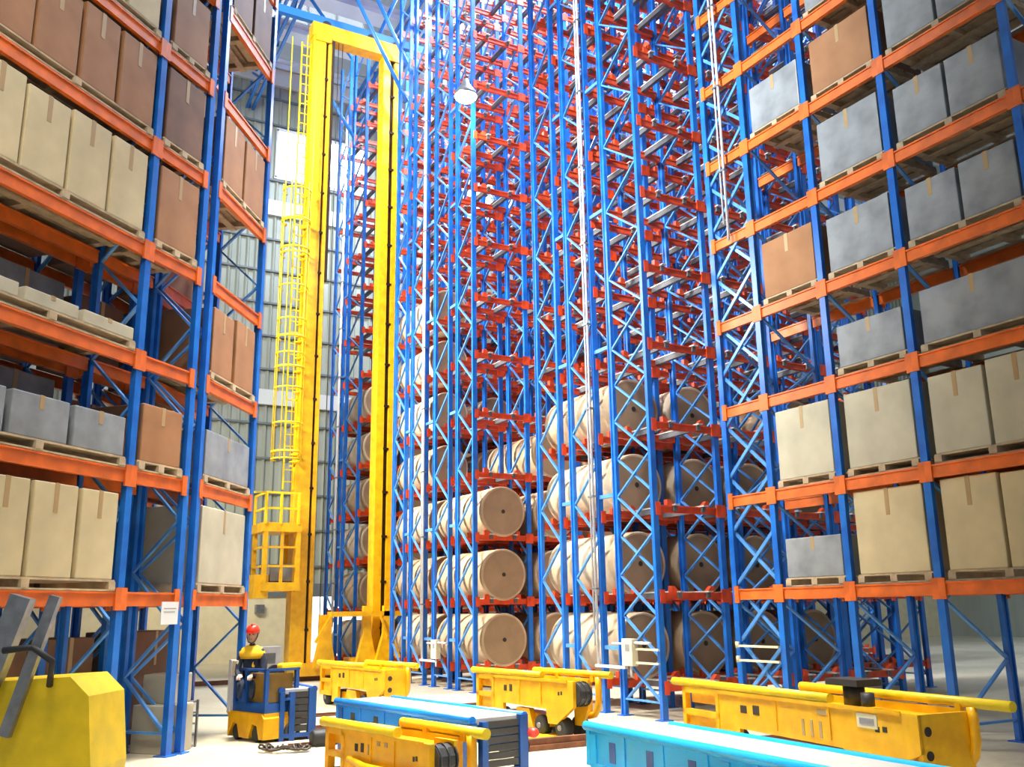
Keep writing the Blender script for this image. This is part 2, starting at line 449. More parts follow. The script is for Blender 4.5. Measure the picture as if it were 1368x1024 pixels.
# ------------------------------------------------------------------ paper rolls
def roll_mesh(r, L, pale):
    b = MB()
    prof = [(r - 0.05, 0.012), (r - 0.02, 0.0), (r - 0.004, 0.008), (r, 0.03), (r * 1.004, L * 0.3), (r * 0.998, L * 0.62), (r, L - 0.03), (r - 0.02, L), (0.05, L)]
    b.lathe(prof, axis='Y', n=48)
    return b.mesh('roll wrapper', 'kraft2' if pale else 'kraft')
def roll_face_mesh(r):
    b = MB()
    prof = [(0.045, 0.035), (0.05, 0.008)] + [(0.05 + (r - 0.10) * k / 14, 0.006 + (0.004 if k % 2 else 0)) for k in range(1, 15)]
    b.lathe(prof, axis='Y', n=48, smooth=False)
    return b.mesh('roll end', 'face')
def core_mesh():
    b = MB(); b.lathe([(0.042, 0.002), (0.042, 0.02)], axis='Y', n=16); return b.mesh('core', 'core')
RM = {}
ORD = ['lowest', 'second', 'third', 'fourth', 'fifth', 'sixth', 'seventh']
COLN = ['end', 'second', 'third', 'fourth', 'fifth']
def roll(bay, lev, y, L, r, zoff, label, group):
    pale = random.random() < 0.45
    k = (round(r, 2), L, pale)
    if k not in RM: RM[k] = roll_mesh(r, L, pale)
    if r not in RM: RM[r] = roll_face_mesh(r)
    if 'core' not in RM: RM['core'] = core_mesh()
    z = Z0 + DZ * lev + zoff + 0.075 + math.sqrt(r * r - 0.235 ** 2)
    x = X_END + PITCHX * (bay + 0.5)
    t = obj('paper_roll', RM[k], None, (x, y, z), (0, random.uniform(-0.7, 0.7), 0))
    tag(t, label, 'paper roll', group)
    obj('roll_end', RM[r], t); obj('core_hole', RM['core'], t, (0, -0.004, 0))
# near block: faces set back behind the empty front row
for bay in range(4):
    for lev in range(4):
        if lev == 3 and bay in (2,): continue
        where = ('in its end bay' if bay == 0 else '%s bay from the left' % COLN[bay])
        roll(bay, lev, 12.72, 2.1, 0.53, 0, 'tan paper roll, %s level of the near rack block, %s' % (ORD[lev], where), 'paper rolls in the near rack block')
# middle block
for bay in range(5):
    for lev in range(6):
        if (bay, lev) not in [(0, 0), (0, 1), (0, 2), (1, 0), (1, 1), (1, 2), (1, 3), (2, 0), (2, 1), (2, 2), (2, 3), (3, 0), (3, 1), (3, 2), (4, 0), (4, 1)]: continue
        where = ('in its end bay' if bay == 0 else '%s bay from the left' % COLN[bay])
        roll(bay, lev, 17.42, 2.2, 0.53, 0, 'front tan paper roll, %s level of the middle rack block, %s' % (ORD[lev], where), 'front paper rolls in the middle rack block')
for bay in range(3):
    for lev in range(7 if bay == 0 else 5):
        where = ('in its end bay' if bay == 0 else '%s bay from the left' % COLN[bay])
        roll(bay, lev, 20.1, 1.95, 0.53, 0, 'rear tan paper roll, %s level of the middle rack block, %s' % (ORD[lev], where), 'rear paper rolls in the middle rack block')
# far block behind the crane
for bay in range(3):
    for lev in range(6):
        if lev == 5 and bay: continue
        where = ('behind the crane mast' if bay == 0 else '%s bay from the left' % COLN[bay])
        roll(bay, lev, 24.5, 2.3, 0.53, -0.15, 'tan paper roll, %s level of the far rack block, %s' % (ORD[lev], where), 'paper rolls in the far rack block')

# ------------------------------------------------------------------ side racks with cartons
LVS = [0.43 + 1.37 * k for k in range(9)]
LANG = R(42)
LO = Vector((2.14, 12.1, 0)); LD = Vector((math.cos(LANG), math.sin(LANG), 0))
LXS = [-3.7, -1.0, 0.0]
CANG = R(54); CO = LO + LD * 0.24; CXS = [0.0, 1.72]
lrack = rack_row('blue and orange pallet rack of cartons along the left edge, beside the operator truck', LO, LANG, 0.7, 0, 0, LVS[1:], 12.6, 'orange2', None, None, 0.62, xs=LXS)
LB = LO + Vector((-math.sin(LANG), math.cos(LANG), 0)) * 1.0
lrack2 = rack_row('second blue and orange pallet rack standing directly behind the left front rack', LB, LANG, 0.7, 0, 0, LVS[1:], 12.6, 'orange2', None, None, 0.62, xs=LXS)
RXS = [0, 0.89, 2.15, 3.46, 5.2, 7.0]
CB = CO + Vector((-math.sin(CANG), math.cos(CANG), 0)) * 0.95 + Vector((math.cos(CANG), math.sin(CANG), 0)) * 0.35
rack_row('blue and orange pallet rack bay standing right beside the operator truck', CO, CANG, 0.7, 0, 0, LVS[1:], 12.6, 'orange2', None, None, 0.62, xs=CXS)
rack_row('blue and orange pallet rack bay behind the one beside the operator truck', CB, CANG, 0.7, 0, 0, LVS[1:], 12.6, 'orange2', None, None, 0.62, xs=CXS)
rrack = rack_row('blue and orange pallet rack of beige cartons along the right edge', (9.9, 10.79, 0), -PI / 2, 1.1, 0, 0, LVS[1:], 15.5, 'orange2', None, None, 0.7, xs=RXS, face_cross=(0, 0.89))

CT = {}
def carton(loc, rz, dims, m, label, group, kindname='carton'):
    b = MB(); b.box((0, 0, dims[2] / 2), dims, 0, None, 0.012)
    o = obj(kindname, b.mesh('carton', m), None, loc, (0, 0, rz))
    tag(o, label, 'box', group)
    b = MB()
    b.b2((-0.03, -dims[1] / 2 - 0.003, dims[2] * 0.68), (0.03, -dims[1] / 2 + 0.002, dims[2] + 0.003))
    b.b2((-0.03, -dims[1] / 2, dims[2] - 0.002), (0.03, dims[1] / 2, dims[2] + 0.003))
    obj('tape', b.mesh('tape', 'tape'), o)
    return o
def pallet(loc, rz, L, D, label, group):
    b = MB()
    n = 5
    for k in range(n):
        y = -D / 2 + (k + 0.5) * D / n
        b.box((0, y, 0.11), (L, D / n * 0.78, 0.022)); 
    for k in (-1, 0, 1):
        b.box((k * (L / 2 - 0.06), 0, 0.06), (0.1, D, 0.08))
    for k in (-1, 0, 1): b.box((0, k * (D / 2 - 0.06), 0.01), (L, 0.1, 0.02))
    tag(obj('pallet', b.mesh('pallet', 'pallet'), None, loc, (0, 0, rz)), label, 'pallet', group)

def L2W(base, ang, x, y, z):
    return (base[0] + math.cos(ang) * x - math.sin(ang) * y, base[1] + math.sin(ang) * x + math.cos(ang) * y, z)
LEVN = ['lowest', 'second', 'third', 'fourth', 'fifth', 'sixth', 'seventh', 'eighth', 'ninth']
# left rack bays: (x0,x1,level, n, height, material)
LEFT = [(-3.6, -1.1, 1, 4, 1.02, 'carton2'), (-3.6, -1.1, 2, 3, 0.45, 'wrapgrey'), (-3.6, -1.1, 3, 3, 0.16, 'carton3'), (-3.6, -1.1, 4, 4, 1.0, 'carton2'),
        (-3.6, -1.1, 5, 4, 1.0, 'carton'), (-3.6, -1.1, 6, 4, 1.05, 'carton2'),
        (0.10, 1.62, 1, 1, 1.0, 'carton3'), (0.10, 1.62, 2, 1, 0.6, 'wrapgrey'), (0.10, 1.62, 3, 2, 0.95, 'carton'), (0.10, 1.62, 5, 2, 1.0, 'carton'), 
        (0.10, 1.62, 7, 2, 1.0, 'carton4'), (-0.9, -0.1, 2, 1, 0.7, 'carton'), (-0.9, -0.1, 4, 1, 1.0, 'carton'), (-0.9, -0.1, 5, 1, 1.05, 'carton4'), (-0.9, -0.1, 6, 1, 1.0, 'carton'), (-0.9, -0.1, 7, 1, 1.0, 'carton')]
CN = {'carton': 'brown', 'carton4': 'dark brown', 'carton2': 'beige', 'carton3': 'sand coloured', 'wrapgrey': 'grey wrapped'}
for (xa, xb, lev, n, h, m) in LEFT:
    z = 0.43 + 1.37 * lev + 0.06
    bayname = 'wide bay at left edge' if xb < -1 else ('narrow middle bay' if xb < 0 else 'bay nearest the crane')
    O_, A_, OB_ = (LO, LANG, LB) if xb < 0 else (CO, CANG, CB)
    x, y, _ = (xa + xb) / 2, 0.42, 0
    pallet(L2W(O_, A_, x, y, z), A_, xb - xa, 0.95, 'pallet on the %s level of the left rack, %s' % (LEVN[lev], bayname), 'pallets in the left rack')
    wdt = (xb - xa) / n
    pos = ['leftmost', 'second', 'third', 'rightmost'] if n == 4 else (['leftmost', 'middle', 'rightmost'] if n == 3 else (['left', 'right'] if n == 2 else ['single']))
    for k in range(n):
        hh = h * random.uniform(0.92, 1.0)
        carton(L2W(O_, A_, xa + wdt * (k + 0.5), y, z + 0.122), A_, (wdt * random.uniform(0.86, 0.95), 0.9, hh), m,
               '%s %s carton, %s level of the left rack, %s' % (pos[k], CN[m], LEVN[lev], bayname), 'cartons in the left rack')
# deep stock in the rear left rack fills the dark gaps
for (xa, xb) in ((-3.6, -1.1), (-0.9, -0.1), (0.10, 1.62)):
    A_, OB_ = (LANG, LB) if xb < 0 else (CANG, CB)
    for lev in range(0, 8):
        n = 2 if xb < -1 else 1
        for k in range(n):
            wdt = (xb - xa) / n
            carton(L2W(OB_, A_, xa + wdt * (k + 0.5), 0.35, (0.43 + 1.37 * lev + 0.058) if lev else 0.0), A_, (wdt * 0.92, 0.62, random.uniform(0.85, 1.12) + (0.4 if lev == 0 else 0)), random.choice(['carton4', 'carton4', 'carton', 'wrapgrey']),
                   '%scarton in the rear left rack, %s level, behind the %s' % (('left ' if k == 0 else 'right ') if n == 2 else '', LEVN[lev], 'wide bay' if xb < -1 else 'narrow bay' if xb < 0 else 'bay nearest the crane'), 'cartons in the rear left rack')
# right rack (local x runs towards the camera, local y away to the right)
RO = Vector((9.9, 10.79, 0)); RANG = -PI / 2
RIGHT = [(2.25, 3.36, 1, 1, 1.08, 'carton2'), (3.56, 5.1, 1, 2, 1.1, 'carton2'), (5.3, 6.9, 1, 2, 1.1, 'carton2'),
         (0.99, 2.05, 1, 1, 0.55, 'wrapgrey'), (0.99, 2.05, 2, 1, 1.05, 'carton3'), (2.25, 3.36, 2, 1, 1.05, 'carton3'), (3.56, 5.1, 2, 2, 1.0, 'carton3'), (5.3, 6.9, 2, 2, 1.0, 'carton3'),
         (2.25, 3.36, 3, 1, 0.6, 'wrapgrey'), (3.56, 5.1, 3, 1, 0.7, 'wrapgrey'), (0.99, 2.05, 4, 1, 0.9, 'carton'), (2.25, 3.36, 4, 1, 0.8, 'wrapgrey'), (3.56, 5.1, 4, 2, 0.75, 'wrapgrey'),
         (5.3, 6.9, 4, 2, 1.0, 'carton'), (2.25, 3.36, 5, 1, 0.9, 'wrapgrey'), (3.56, 5.1, 5, 2, 0.8, 'wrapgrey'), (0.99, 2.05, 6, 1, 0.8, 'wrapgrey'), (2.25, 3.36, 6, 1, 0.9, 'carton'), (3.56, 5.1, 6, 2, 0.9, 'wrapgrey'),
         (2.25, 3.36, 7, 1, 0.9, 'wrapgrey'), (3.56, 5.1, 7, 2, 1.0, 'carton')]
BN = {0.99: 'bay beside the lattice frame', 2.25: 'second bay from the lattice frame', 3.56: 'third bay from the lattice frame', 5.3: 'bay nearest the camera'}
for (xa, xb, lev, n, h, m) in RIGHT:
    z = 0.43 + 1.37 * lev + 0.06
    x, y = (xa + xb) / 2, 0.55
    p = L2W(RO, RANG, x, y, z)
    pallet(p, RANG, xb - xa, 1.1, 'pallet on the %s level of the right rack, %s' % (LEVN[lev], BN[xa]), 'pallets in the right rack')
    wdt = (xb - xa) / n
    for k in range(n):
        carton(L2W(RO, RANG, xa + wdt * (k + 0.5), y, z + 0.122), RANG, (wdt * 0.94, 1.05, h * random.uniform(0.94, 1.0)), m,
               '%s%s carton, %s level of the right rack, %s' % ('' if n == 1 else ('far ' if k == 0 else 'near '), CN[m], LEVN[lev], BN[xa]), 'cartons in the right rack')

# ------------------------------------------------------------------ stacker crane
cr = thing('stacker_crane', 'tall yellow double-mast stacker crane with caged ladder and operator cabin in the aisle', 'crane', (0, 23.2, 0))
def mast(x, z1, wx, g0, g1):
    b = MB(); w, d = wx, 0.42
    b.b2((x - w / 2, -d / 2, 0.3), (x + g0, d / 2, z1), 0); b.b2((x + g1, -d / 2, 0.3), (x + w / 2, d / 2, z1), 0)
    b.b2((x + g0 - 0.01, -d / 2 + 0.07, 0.3), (x + g1 + 0.01, d / 2 - 0.05, z1), 1)
    k = 1.2
    while k < z1:
        b.b2((x + g0 - 0.015, -d / 2 - 0.012, k - 0.03), (x + g1 + 0.015, -d / 2 + 0.06, k + 0.03), 1); k += 1.15
    return b.mesh('mast', 'yellow', 'groove')
obj('mast', mast(7.02, 17.65, 0.54, 0.10, 0.17), cr); obj('mast', mast(9.12, 17.65, 0.52, -0.05, 0.07), cr)
b = MB(); b.b2((6.72, -0.2, 17.45), (9.42, 0.2, 17.9)); b.b2((6.8, -0.26, 17.3), (7.25, 0.26, 17.5)); b.b2((8.9, -0.26, 17.3), (9.35, 0.26, 17.5))
hb = obj('head_beam', b.mesh('head beam', 'yellow'), cr)
for x in (7.15, 8.5, 9.3): obj('guide_wheel', MB().cyl((x, -0.1, 17.95), (x, 0.1, 17.95), 0.13, 20).mesh('guide wheel', 'dark'), hb)
b = MB()
b.b2((6.7, -0.28, 0.12), (10.1, 0.28, 0.42)); b.b2((8.3, -0.3, 0.3), (9.6, 0.3, 0.5))
obj('base_carriage', b.mesh('base carriage', 'yellow'), cr)
for x in (6.5, 9.7): obj('wheel', MB().cyl((x, -0.09, 0.2), (x, 0.09, 0.2), 0.2, 24).mesh('wheel', 'dark'), cr)
def taper(x, w0, w1, z0, z1, y=-0.36):
    b = MB(); b.prism([(x - w0, z0), (x + w0, z0), (x + w1 * 1.05, (z0 + z1) / 2), (x + w1, z1), (x - w1, z1), (x - w1 * 1.05, (z0 + z1) / 2)], y, y + 0.14); return b.mesh('foot gusset', 'yellow')
obj('foot_gusset', taper(7.6, 0.28, 0.15, 0.3, 1.55), cr); obj('foot_gusset', taper(8.62, 0.26, 0.1, 0.4, 1.75, -0.5), cr); obj('foot_gusset', taper(9.15, 0.34, 0.14, 0.4, 1.75, -0.62), cr)
b = MB(); b.b2((7.65, -0.62, 1.5), (9.5, -0.28, 1.62)); b.bar((7.7, -0.5, 1.55), (7.3, -0.5, 0.9), 0.06, 0.06); b.bar((8.9, -0.66, 1.5), (9.1, -0.66, 1.0), 0.05, 0.05)
obj('lifting_carriage', b.mesh('lifting carriage', 'yellow'), cr)
# cable duct (dark) on upper left mast
obj('cable_duct', MB().b2((7.29, -0.24, 10.2), (7.36, -0.1, 17.4)).mesh('cable duct', 'groove'), cr)
# ladder and safety cage on the left of the left mast
b = MB()
for x in (6.46, 6.72): b.b2((x - 0.02, -0.1, 4.6), (x + 0.02, -0.06, 17.2))
z = 4.8
while z < 17.2: b.b2((6.46, -0.095, z - 0.012), (6.72, -0.065, z + 0.012)); z += 0.3
z = 5.2
while z < 17: b.b2((6.6, -0.1, z - 0.02), (6.8, -0.06, z + 0.02)); z += 1.7
obj('ladder', b.mesh('ladder', 'yellow2'), cr)
z = 5.3; zs = []
while z < 13.0: zs.append(z); z += 0.9
def hoop_pts(z):
    cx, cy, r = 6.42, -0.4, 0.36
    return [(cx + r * math.cos(R(a)), cy + r * math.sin(R(a)), z) for a in range(60, -241, -25)]
for z in zs:
    obj('cage_hoop', MB().tube(hoop_pts(z), 0.022, 6).mesh('hoop', 'yellow2'), cr)
for z in (5.34, 7.5, 8.3, 10.7, 11.5): obj('cage_hoop', MB().tube(hoop_pts(z + 0.14), 0.03, 6).mesh('hoop', 'yellow2'), cr)
for a in (20, -15, -50, -90, -130, -165, -200):
    cx, cy, r = 6.42, -0.4, 0.36
    obj('cage_bar', MB().cyl((cx + r * math.cos(R(a)), cy + r * math.sin(R(a)), 5.25), (cx + r * math.cos(R(a)), cy + r * math.sin(R(a)), 17.0 if a in (-15, -90, -165) else 12.7), 0.016, 6).mesh('bar', 'yellow2'), cr)
# operator cabin
cb = MB()
for (x, y) in ((5.98, -0.5), (5.98, 0.5), (6.78, -0.5), (6.78, 0.5)): cb.b2((x - 0.05, y - 0.05, 2.1), (x + 0.05, y + 0.05, 3.65))
cb.b2((5.9, -0.56, 3.52), (6.85, 0.56, 3.74)); cb.b2((5.9, -0.56, 2.12), (6.85, 0.56, 2.32))
for z in (2.7, 3.15): cb.b2((5.96, -0.54, z - 0.025), (6.8, -0.5, z + 0.025)); cb.b2((5.93, -0.5, z - 0.025), (5.97, 0.5, z + 0.025))
cb.b2((6.35, -0.53, 2.2), (6.42, -0.49, 3.6))
cb.b2((5.75, -0.5, 1.95), (6.1, 0.1, 2.5))
cabin = obj('operator_cabin', cb.mesh('cabin', 'yellow'), cr)
obj('control_desk', MB().b2((6.15, -0.4, 2.35), (6.7, 0.3, 2.75)).mesh('desk', 'wrapgrey'), cabin)
rl = MB()
for (x, y) in ((5.95, -0.55), (6.32, -0.55), (6.75, -0.55), (5.95, 0.5)): rl.b2((x - 0.03, y - 0.03, 3.7), (x + 0.03, y + 0.03, 4.48))
for z in (4.08, 4.46): rl.b2((5.95, -0.57, z - 0.025), (6.8, -0.53, z + 0.025)); rl.b2((5.93, -0.55, z - 0.025), (5.97, 0.5, z + 0.025))
rl.bar((5.95, -0.55, 4.46), (5.6, -0.75, 4.42), 0.04, 0.04)
obj('guard_rail', rl.mesh('guard rail', 'yellow2'), cabin)
# crane rail and guide rail
tag(obj('crane_floor_rail', MB().b2((2.6, 23.13, 0), (26, 23.27, 0.10)).mesh('rail', 'rust'), None), 'rusty steel rail on the floor running under the yellow stacker crane', 'rail')
tag(obj('crane_guide_rail', MB().b2((5.5, 23.12, 17.97), (26, 23.28, 18.2)).mesh('rail', 'truss'), None), 'blue overhead guide rail running along the top of the yellow crane gantry', 'rail')
lab = 'thin dark hoist rope hanging beside the right face of the left crane mast'
for i, x in enumerate((7.5, 7.62)):
    tag(obj('hoist_rope', MB().cyl((x, 23.05, 1.0), (x, 23.05, 17.5), 0.012, 6).mesh('rope', 'dark')), lab, 'rope', 'crane hoist ropes')

# ------------------------------------------------------------------ yellow transfer cars
def transfer_car(label, near, far, w, ht, kind):
    """near/far: ground points of the visible long side (right and left end in the photo)."""
    n, f = Vector((*near, 0)), Vector((*far, 0)); d = f - n; L = d.length; ang = math.atan2(d.y, d.x)
    t = thing('transfer_car', label, 'transfer car', n, ang)
    H = ht
    def side(y0, y1, a, b, holes=True):
        q = MB()
        q.prism([(a, H * 0.30), (a + 0.02 * L, H * 0.94), (b * 0.86, H * 0.96), (b * 0.86, H * 0.50), (0.66 * b, H * 0.5), (0.36 * b, H * 0.5), (0.30 * b, H * 0.30), (0.12 * b, H * 0.16)], y0, y1)
        return q
    # long side panel with arch cut-out
    q = MB()
    q.prism([(0.0, H * 0.52), (0.0, H * 0.93), (0.80 * L, H * 0.95), (0.80 * L, H * 0.10), (0.70 * L, H * 0.10), (0.70 * L, H * 0.47), (0.26 * L, H * 0.45), (0.24 * L, H * 0.22), (0.16 * L, H * 0.22)], -0.05, 0.0)
    q.b2((0.30 * L, 0.0, H * 0.52), (0.31 * L, 0.012, H * 0.9)); q.b2((0.52 * L, 0.0, H * 0.52), (0.53 * L, 0.012, H * 0.9))
    q.b2((0.05 * L, 0.0, H * 0.90), (0.80 * L, 0.016, H * 0.95))
    p = obj('side_panel', q.mesh('side panel', 'yellow'), t)
    mk = MB()
    for (a, b, c, e) in ((0.60, 0.63, 0.68, 0.80), (0.66, 0.69, 0.68, 0.78), (0.10, 0.115, 0.70, 0.76), (0.125, 0.14, 0.69, 0.75)): mk.b2((a * L, -0.01, c * H), (b * L, 0.004, e * H))
    obj('slot', mk.mesh('slots', 'core'), p)
    # far-end frame with two openings
    q = MB(); x0, x1 = 0.80 * L, L
    for (a, b) in ((x0, x0 + 0.05), (x1 - 0.06, x1)): q.b2((a, -0.06, H * 0.28), (b, 0.01, H * 0.95))
    for (c, e) in ((0.24, 0.34), (0.55, 0.63), (0.86, 0.95)): q.b2((x0, -0.06, H * c), (x1, 0.01, H * e))
    q.b2((x0, -0.05, H * 0.30), (x1, -0.03, H * 0.6)) if kind != 'front' else None
    obj('end_frame', q.mesh('end frame', 'yellow', 'core'), t)
    # other long side
    q = MB()
    q.prism([(0.12, H * 0.30), (0.12, H * 0.95), (0.95 * L, H * 0.95), (0.95 * L, H * 0.45), (0.2 * L, H * 0.45), (0.2 * L, H * 0.25)], -w, -w + 0.05)
    obj('back_panel', q.mesh('back panel', 'yellow'), t)
    # deck
    obj('deck', MB().b2((0.1 * L, -w + 0.05, H * 0.72), (0.97 * L, -0.05, H * 0.86)).mesh('deck', 'yellow'), t)
    # top tubes, staggered as on the real cars
    obj('top_tube', MB().cyl((0.30 * L, -0.02, H * 1.0), (1.06 * L, -0.02, H * 1.0), 0.045, 16).mesh('top tube', 'yellow2'), t)
    obj('top_tube', MB().cyl((-0.12 * L, -w, H * 1.02), (0.62 * L, -w, H * 1.02), 0.045, 16).mesh('top tube', 'yellow2'), t)
    st = MB()
    for x in (0.4, 0.72): st.b2((x * L, -0.05, H * 0.9), (x * L + 0.06, 0.0, H * 0.98))
    for x in (0.02, 0.35): st.b2((x * L, -w, H * 0.9), (x * L + 0.06, -w + 0.05, H * 1.0))
    obj('tube_bracket', st.mesh('brackets', 'yellow'), t)
    # ribbed drive roller at the near end, beside the long panel
    rw = min(0.20, w * 0.45)
    if kind in ('front', 'mid'):
        q = MB(); q.cyl((0.05, -rw - 0.02, H * 0.72), (0.05, -0.05, H * 0.72), H * 0.19, 10, 0, smooth=False)
        for k in range(3): q.cyl((0.05, -0.06 - k * (rw - 0.03) / 2, H * 0.72), (0.05, -0.075 - k * (rw - 0.03) / 2, H * 0.72), H * 0.205, 20)
        obj('drive_roller', q.mesh('roller', 'slat'), t)
        q = MB(); q.prism([(-0.03, H * 0.50), (-0.03, H * 0.95), (0.25, H * 0.95), (0.25, H * 0.2), (0.1, H * 0.2)], -rw - 0.07, -rw - 0.03)
        obj('roller_plate', q.mesh('roller plate', 'yellow'), t)
    else:
        q = MB(); q.prism([(-w + 0.02, H * 0.32), (-0.02, H * 0.32), (-0.02, H * 0.93), (-w + 0.02, H * 0.93)], 0.0, 0.05, 0, 'YZ')
        q2 = MB()
        for z in (0.5, 0.75): q2.cyl((-0.004, -0.10, H * z), (0.01, -0.10, H * z), 0.04, 14)
        ep = obj('end_plate', q.mesh('end plate', 'yellow'), t); obj('bolt_hole', q2.mesh('holes', 'core'), ep)
    # U-shaped pipe guard at the near end
    r = 0.042; pts = [(-0.02, -w + 0.02, H * 0.98), (-0.03, -w + 0.02, H * 0.85), (-0.03, -w + 0.02, H * 0.62), (-0.0, -w + 0.02, H * 0.46), (0.06, -w + 0.02, H * 0.37), (0.16, -w + 0.02, H * 0.34), (0.3, -w + 0.02, H * 0.34)]
    obj('pipe_guard', MB().tube(pts, r, 12).mesh('pipe guard', 'yellow'), t)
    # chassis and wheels
    q = MB(); q.b2((0.28 * L, -w * 0.9, H * 0.14), (0.72 * L, -0.10, H * 0.34)); q.prism([(0.40 * L, H * 0.1), (0.60 * L, H * 0.1), (0.57 * L, H * 0.42), (0.44 * L, H * 0.42)], -0.10, -0.02)
    obj('chassis', q.mesh('chassis', 'yellow'), t)
    wr = 0.125
    for x in (0.14 * L, 0.34 * L, 0.92 * L):
        wo = obj('wheel', MB().lathe([(wr - 0.03, -0.11), (wr, -0.09), (wr, 0.02), (wr - 0.03, 0.04)], axis='Y', n=24).mesh('wheel', 'dark'), t, (x, -0.06, wr))
        obj('hub', MB().cyl((0, 0.03, 0), (0, 0.055, 0), 0.035, 12).mesh('hub', 'steel'), wo)
        obj('wheel', MB().lathe([(wr - 0.03, -0.11), (wr, -0.09), (wr, 0.02), (wr - 0.03, 0.04)], axis='Y', n=24).mesh('wheel', 'dark'), t, (x, -w + 0.10, wr))
    if kind == 'front':
        b = MB(); b.tube([(0.12 * L, 0.03, H * 0.58), (0.3 * L, 0.05, H * 0.52), (0.55 * L, 0.05, H * 0.52), (0.72 * L, 0.03, H * 0.57)], 0.03, 10)
        obj('bumper_lip', b.mesh('bumper lip', 'yellow'), t)
        for (xa, xb, za, zb) in ((0.44, 0.47, 0.80, 0.86), (0.37, 0.40, 0.80, 0.86), (0.55, 0.56, 0.66, 0.80)):
            obj('stencil_mark', MB().b2((xa * L, 0.0, H * za), (xb * L, 0.004, H * zb)).mesh('stencil', 'tape'), t)
        o = obj('lamp', MB().cyl((0.80 * L, 0.0, H * 0.34), (0.80 * L, 0.03, H * 0.34), 0.04, 16).mesh('lamp', 'rust'), t)
    if kind == 'right':
        b = MB(); b.cyl((0.30 * L, -w / 2, H * 0.9), (0.30 * L, -w / 2, H * 1.14), 0.10, 14); b.box((0.30 * L, -w / 2, H * 1.18), (0.42, 0.3, 0.06)); b.cyl((0.18 * L, -0.08, H * 0.95), (0.18 * L, -0.08, H * 1.1), 0.06, 12)
        obj('drive_motor', b.mesh('motor', 'slat'), t)
        b = MB()
        for k in range(4): b.b2(((0.30 + 0.035 * k) * L, 0.0, H * 0.52), ((0.31 + 0.035 * k) * L, 0.006, H * 0.72))
        b.b2((0.30 * L, 0.0, H * 0.80), (0.35 * L, 0.006, H * 0.86))
        obj('vent_slot', b.mesh('vents', 'tape'), t)
        o = obj('data_plate', MB().b2((0.13 * L, 0.0, H * 0.72), (0.20 * L, 0.008, H * 0.88)).mesh('plate', 'cream'), t)
        obj('print', MB().b2((0.14 * L, 0.008, H * 0.76), (0.19 * L, 0.011, H * 0.83)).mesh('print', 'ink'), o)
    return t
def P(X, D):   # ground point from metres right of and ahead of the camera
    return (X * math.cos(TH) + D * math.sin(TH), -X * math.sin(TH) + D * math.cos(TH))
def PX(px, D): return P((px - 684) / 1250 * D, D)
transfer_car('yellow transfer car at the bottom centre, nearest the camera, before the low blue conveyor', PX(574, 7.85), PX(444, 9.1), 0.42, 0.62, 'front')
transfer_car('yellow transfer car at the rack ends, behind the deep blue conveyor', PX(756, 12.4), PX(634, 14.2), 0.42, 0.76, 'mid')
transfer_car('long yellow transfer car with black motor, behind the bright blue conveyor on the right', PX(1190, 8.2), PX(896, 11.4), 0.62, 0.76, 'right')
transfer_car('farthest yellow transfer car, at the foot of the right crane mast', PX(516, 15.9), PX(434, 17.8), 0.45, 0.72, 'far')

